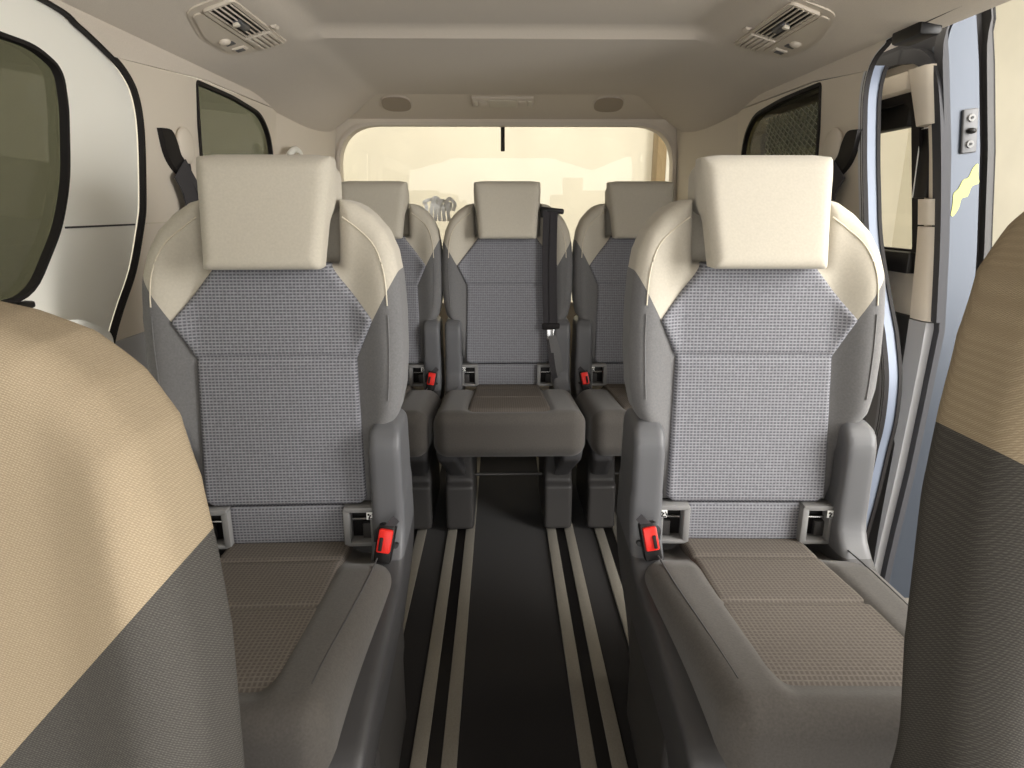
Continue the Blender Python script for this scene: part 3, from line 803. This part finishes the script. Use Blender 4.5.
# front rail of the trim: a raised light moulding with a dark recess in it
def moulding(z0, z1, w0, w1, mat, nm='trim_rail', d=.022):
    n = 10; pts = []
    bm = bmesh.new(); rings = []
    for i in range(n+1):
        z = z0+(z1-z0)*i/n; w = w0+(w1-w0)*i/n
        x = ox(z)
        rings.append([bm.verts.new(p) for p in ((x+.012, Y0+.012, z), (x-d*.6, Y0+.014, z), (x-d, Y0+.026, z), (x-d, Y0+w-.02, z), (x-d*.5, Y0+w-.004, z), (x+.012, Y0+w, z))])
    for A, B in zip(rings, rings[1:]):
        for j in range(6): bm.faces.new((A[j], A[(j+1) % 6], B[(j+1) % 6], B[j]))
    bm.faces.new(rings[0]); bm.faces.new(rings[-1])
    bmesh.ops.recalc_face_normals(bm, faces=bm.faces)
    return link(nm, bm, mat, od, 50)
moulding(1.180, 1.300, .085, .105, M['pillar']); moulding(.962, 1.020, .080, .080, M['pillar']); moulding(.738, .958, .10, .080, M['pillar'])
moulding(1.022, 1.178, .05, .05, M['pillar'], 'trim_rail', .012)
bm = bmesh.new(); bx(bm, .958, Y0+.068, 1.10, .014, .045, .155, .003); 
rc = link('handle_recess', bm, M['black'], od)
tube('recess_rim', [(.952, Y0+.092, 1.024), (.948, Y0+.092, 1.176), (.948, Y0+.05, 1.178)], .0015, M['white'], rc)
# upper moulding over the window and dark blind box
bm = bmesh.new()
for y0, y1 in ((Y0+.1, Y1-.05),):
    bx(bm, .925, (y0+y1)/2, 1.283, .05, y1-y0, .045, .012)
link('upper_trim', bm, M['pillar'], od)
box('window_blind', (.955, 2.08, 1.215), (.03, .88, .055), M['black'], od, .004)
strip('window_seal', [(ox(b)+.010, a, b) for a, b in OW], .03, .016, M['rubber'], od, (1, 0, 0), True)
box('window_ledge', (.985, 2.06, .870), (.05, .95, .05), M['black'], od, .004)
panel('window_glass', [(a, b) for a, b in roundpoly([(1.59, .86), (2.54, .86), (2.54, 1.27), (1.59, 1.27)], .05, 4)], [], lambda a, b: (ox(b)+.04, a, b), (.004, 0, 0), M['glass_rear'], od)
# lower door: dark map pocket panel and light front rail
lowp = [(Y0+.012, .02), (Y1, .02), (Y1, .732), (Y0+.012, .732)]
panel('lower_panel', lowp, [], lambda a, b: (ox(b)+.012, a, b), (.05, 0, 0), M['dark_plastic'], od, ([], [.17, .36, .55, .65]))
def lower_rail():
    bm = bmesh.new(); rings = []
    for z, w in ((.05, .03), (.17, .04), (.30, .05), (.42, .055), (.46, .085), (.55, .085), (.65, .088), (.735, .09)):
        x = ox(z); rings.append([bm.verts.new(p) for p in ((x+.012, Y0+.012, z), (x-.022, Y0+.016, z), (x-.024, Y0+w-.012, z), (x+.012, Y0+w, z))])
    for A, B in zip(rings, rings[1:]):
        for j in range(4): bm.faces.new((A[j], A[(j+1) % 4], B[(j+1) % 4], B[j]))
    bm.faces.new(rings[0]); bm.faces.new(rings[-1]); bmesh.ops.recalc_face_normals(bm, faces=bm.faces)
    link('lower_rail', bm, M['lower_trim'], od, 50)
lower_rail()
# painted front edge of the door: metal face towards the front, with depth
def edge_face(nm, off0, off1, y0, mat, zs=None, depth=.05, par=None):
    bm = bmesh.new(); rings = []
    zs = zs or [0, .1, .2, .36, .55, .72, .8, .907, 1.0, 1.12, 1.2, 1.25, 1.30, 1.335, 1.36, 1.385, 1.41, 1.43]
    for z in zs:
        sh = .10*min(1, max(0, (z-1.30)/.085))**2*.25
        a, b = ox(z)+off0+sh*(1 if off0 < .01 else .6), ox(z)+off1
        if b-a < .004: b = a+.004
        rings.append([bm.verts.new(p) for p in ((a, y0, z), (b, y0, z), (b, y0+depth, z), (a, y0+depth, z))])
    for A, B in zip(rings, rings[1:]):
        for j in range(4): bm.faces.new((A[j], A[(j+1) % 4], B[(j+1) % 4], B[j]))
    bm.faces.new(rings[0]); bm.faces.new(rings[-1]); bmesh.ops.recalc_face_normals(bm, faces=bm.faces)
    return link(nm, bm, mat, par or od, 40)
ef = edge_face('door_edge', .008, .078, Y0, M['metal_paint']); ef['label'] = 'blue-grey painted front edge of the door'
edge_face('inner_seal', -.004, .010, Y0-.006, M['frame_grey'], None, .03)
edge_face('edge_channel', .072, .098, Y0+.012, M['rubber'], None, .05)
edge_face('outer_lip', .094, .108, Y0-.002, M['dark_plastic'], None, .05)
edge_face('outer_seal', .104, .116, Y0+.004, M['rubber'], None, .05)
fs = [(Y1, 1.338), (1.75, 1.338), (1.62, 1.334), (1.555, 1.318), (1.520, 1.275), (1.510, 1.20), (1.508, 1.05), (1.508, .90), (1.508, .74)]
panel('upper_frame', [(Y0+.01, 1.30), (Y1, 1.32), (Y1, 1.43), (Y0+.01, 1.43)], [], lambda a, b: (ox(b)+.014, a, b), (.02, 0, 0), M['frame_grey'], od, ([], [1.36, 1.40]))
strip('frame_seal', catmull([(ox(b)-.004, a, b) for a, b in fs], 5), .030, .016, M['frame_grey'], od, (1, 0, 0))
edge_face('outer_skin', .110, .122, Y0+.02, M['metal_paint'], [0, .1, .2, .36, .55, .72, .8, .85], 1.12)
# latch plate with two bolts and a dark pin
px_, pz_ = ox(1.162)+.052, 1.162
bm = bmesh.new()
bx(bm, px_, Y0-.003, pz_, .034, .008, .092, .012, Matrix.Rotation(R(-7), 3, 'Y'), 4)
lp = link('latch_plate', bm, M['shell_plastic'], od)
def disc(x, y, z, r, h):
    bm = bmesh.new(); bmesh.ops.create_cone(bm, cap_ends=True, segments=20, radius1=r, radius2=r*.9, depth=h)
    bmesh.ops.rotate(bm, cent=(0, 0, 0), matrix=Matrix.Rotation(R(90), 3, 'X'), verts=bm.verts)
    bmesh.ops.translate(bm, vec=(x, y, z), verts=bm.verts); return bm
for dz in (-.027, .027):
    b = link('bolt', disc(px_-dz*.12, Y0-.009, pz_+dz, .0085, .004), M['mid_plastic'], lp)
    link('bolt_socket', disc(px_-dz*.12, Y0-.0115, pz_+dz, .003, .002), M['black'], b)
pin = bmesh.new(); bmesh.ops.create_uvsphere(pin, u_segments=16, v_segments=10, radius=.008)
bmesh.ops.scale(pin, vec=(1.3, 1.2, .8), verts=pin.verts); bmesh.ops.translate(pin, vec=(px_, Y0-.010, pz_), verts=pin.verts)
link('guide_pin', pin, M['black'], lp)
# yellow-green mark on the door edge
sm = [(-.032, -.075), (-.028, -.05), (-.027, -.03), (-.016, -.018), (-.006, .0), (.006, .006), (.016, .026), (.027, .034), (.028, .008), (.030, -.006), (.014, -.014), (.006, -.034), (-.008, -.04), (-.014, -.06), (-.026, -.078)]
panel('yellow_green_mark', [(p.x, p.y) for p in catmull([(a, b, 0) for a, b in sm+[sm[0]]], 4)][:-1], [], lambda a, b: (ox(1.06+b)+.047+a, Y0-.0012, 1.06+b), (0, .001, 0), M['yellow'], od)
# painted flange of the body beside the opening and the dark gap line
bm = bmesh.new()
rings = []; edge = EDGE[1]
for a, b in [p for p in edge if p[0] > 1.2 and p[1] < 1.31]:
    x = wx(b); rings.append([bm.verts.new(p) for p in ((x+.009, a+.006, b), (x+.036, a+.006, b), (x+.036, a+.03, b), (x+.009, a+.03, b))])
for A, B in zip(rings, rings[1:]):
    for j in range(4): bm.faces.new((A[j], A[(j+1) % 4], B[(j+1) % 4], B[j]))
bmesh.ops.recalc_face_normals(bm, faces=bm.faces)
fl_ = struct(link('trim_5', bm, M['sill_paint']))
strip('flange_seal', [(wx(b)+.040, a+.008, b) for a, b in edge if a > 1.2 and b < 1.31], .010, .008, M['rubber'], fl_, (1, 0, 0))
# outer body skin along the right flank behind the opening
struct(panel('trim_6', [(1.6, 0), (2.85, 0), (2.85, .90), (1.6, .90)], [], lambda a, b: (wx(b)+.06, a, b), (.006, 0, 0), M['metal_paint']))
# roof rail over the opening with the black roller block
rr = strip('trim_7', [(.800, y, 1.352) for y in (-.4, .5, 1.0, 1.36)], .05, .022, M['rubber'], None, (0, 0, 1)); struct(rr)
strip('rail_channel', [(.83, y, 1.362) for y in (-.4, .5, 1.0, 1.5)], .015, .02, M['dark_plastic'], rr, (0, 0, 1))
rb = thing('roller_block', 'black block at the top corner of the open doorway', 'door roller', (.79, 1.40, 1.334))
bm = bmesh.new(); bx(bm, 0, 0, 0, .045, .10, .032, .008); link('block', bm, M['black'], rb)
bm = bmesh.new(); bx(bm, .03, -.05, .012, .03, .10, .008, .003); link('bracket', bm, M['steel'], rb)

# crosshatched wires over a pale sheet at the right quarter window
t = thing('crosshatch_mesh', 'pale crosshatched mesh against the dark rear quarter window', 'mesh blind', (.80, 1.95, .95))
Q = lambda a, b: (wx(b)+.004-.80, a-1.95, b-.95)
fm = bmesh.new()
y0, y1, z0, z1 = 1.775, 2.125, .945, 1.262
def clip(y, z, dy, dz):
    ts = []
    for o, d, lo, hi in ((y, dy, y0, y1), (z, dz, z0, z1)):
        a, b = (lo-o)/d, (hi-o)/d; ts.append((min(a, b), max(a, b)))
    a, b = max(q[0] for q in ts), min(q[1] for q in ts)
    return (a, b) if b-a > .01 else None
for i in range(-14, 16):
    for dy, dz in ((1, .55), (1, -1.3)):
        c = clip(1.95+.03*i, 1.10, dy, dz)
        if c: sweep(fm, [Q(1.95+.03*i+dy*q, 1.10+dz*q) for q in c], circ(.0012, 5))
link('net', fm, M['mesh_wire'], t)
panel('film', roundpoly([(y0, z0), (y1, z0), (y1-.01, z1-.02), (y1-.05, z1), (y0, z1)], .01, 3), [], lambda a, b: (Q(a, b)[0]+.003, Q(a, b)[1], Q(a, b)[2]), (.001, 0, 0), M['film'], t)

# ------------------------------------------------------------------ garage round the van
GZ = -.45
def slab(name, c, s, mat):
    bm = bmesh.new(); bx(bm, *c, *s, 0); return struct(link(name, bm, mat))
slab('wall_rear', (0, 5.05, 1.2), (7.2, .1, 3.4), M['plaster'])
slab('wall_west', (-3.2, 1.0, 1.2), (.1, 8.2, 3.4), M['plaster2'])
slab('wall_east', (3.0, 1.0, 1.2), (.1, 8.2, 3.4), M['plaster2'])
slab('floor_garage', (0, 1.0, GZ-.05), (7.2, 8.4, .1), M['concrete'])
slab('ceiling_garage', (0, 1.0, 2.75), (7.2, 8.4, .1), M['plaster2'])
bm = bmesh.new(); bx(bm, 1.12, 4.93, 1.1, .07, .16, 3.2, .01); struct(link('column_pier', bm, M['column']))
bm = bmesh.new(); bx(bm, 1.42, 4.96, 1.1, .5, .06, 3.2, .01); struct(link('door_3', bm, M['white_paint']))
bm = bmesh.new(); bx(bm, -1.30, 4.95, 1.1, .16, .12, 3.2, .01); struct(link('column_west', bm, M['plaster2']))

# ------------------------------------------------------------------ light
def area(name, loc, rot, sx, sy, power, rgb):
    l = bpy.data.lights.new(name, 'AREA'); l.shape = 'RECTANGLE'; l.size = sx; l.size_y = sy; l.energy = power; l.color = rgb
    o = bpy.data.objects.new(name, l); col.objects.link(o); o.location = loc; o.rotation_euler = rot; return o
area('garage_lamp_rear', (0, 4.0, 2.65), (0, 0, 0), 3.0, .5, 33, (1, .96, .89))
area('garage_lamp_east', (2.1, 1.0, 2.65), (0, R(12), 0), .6, 4.0, 60, (1, .97, .93))
area('garage_lamp_west', (-2.2, 1.0, 2.65), (0, 0, 0), .5, 4.0, 45, (1, .97, .93))
area('east_fill_light', (2.85, .1, 1.45), (0, R(84), R(-14)), 2.2, 2.6, 290, (1, .99, .975))  # added fill from an unseen source, lights the cabin through the open door
area('doorway_daylight', (0, -2.8, 1.0), (R(92), 0, 0), 6.2, 2.8, 125, (1, .985, .965))
w = bpy.data.worlds.new('World'); sc.world = w; w.use_nodes = True
w.node_tree.nodes['Background'].inputs[0].default_value = (1, .97, .93, 1)
w.node_tree.nodes['Background'].inputs[1].default_value = 1.0

# ------------------------------------------------------------------ camera
f_px = 650.0
pitch = math.atan(176/f_px); yaw = math.atan(12/(f_px/math.cos(pitch)))
cam = bpy.data.cameras.new('camera'); co = bpy.data.objects.new('camera', cam); col.objects.link(co)
cam.sensor_width = 36; cam.lens = 36*f_px/1024; cam.clip_start = .02
co.location = (-.03, 0, 1.0)
co.rotation_euler = (R(90)-pitch, 0, -yaw)
sc.camera = co
sc.view_settings.view_transform = 'Standard'; sc.view_settings.look = 'None'
sc.view_settings.gamma = 1; sc.view_settings.use_curve_mapping = False
sc.view_settings.exposure = 0.0
sc.cycles.use_denoising = True
sc.cycles.max_bounces = 10; sc.cycles.transparent_max_bounces = 12
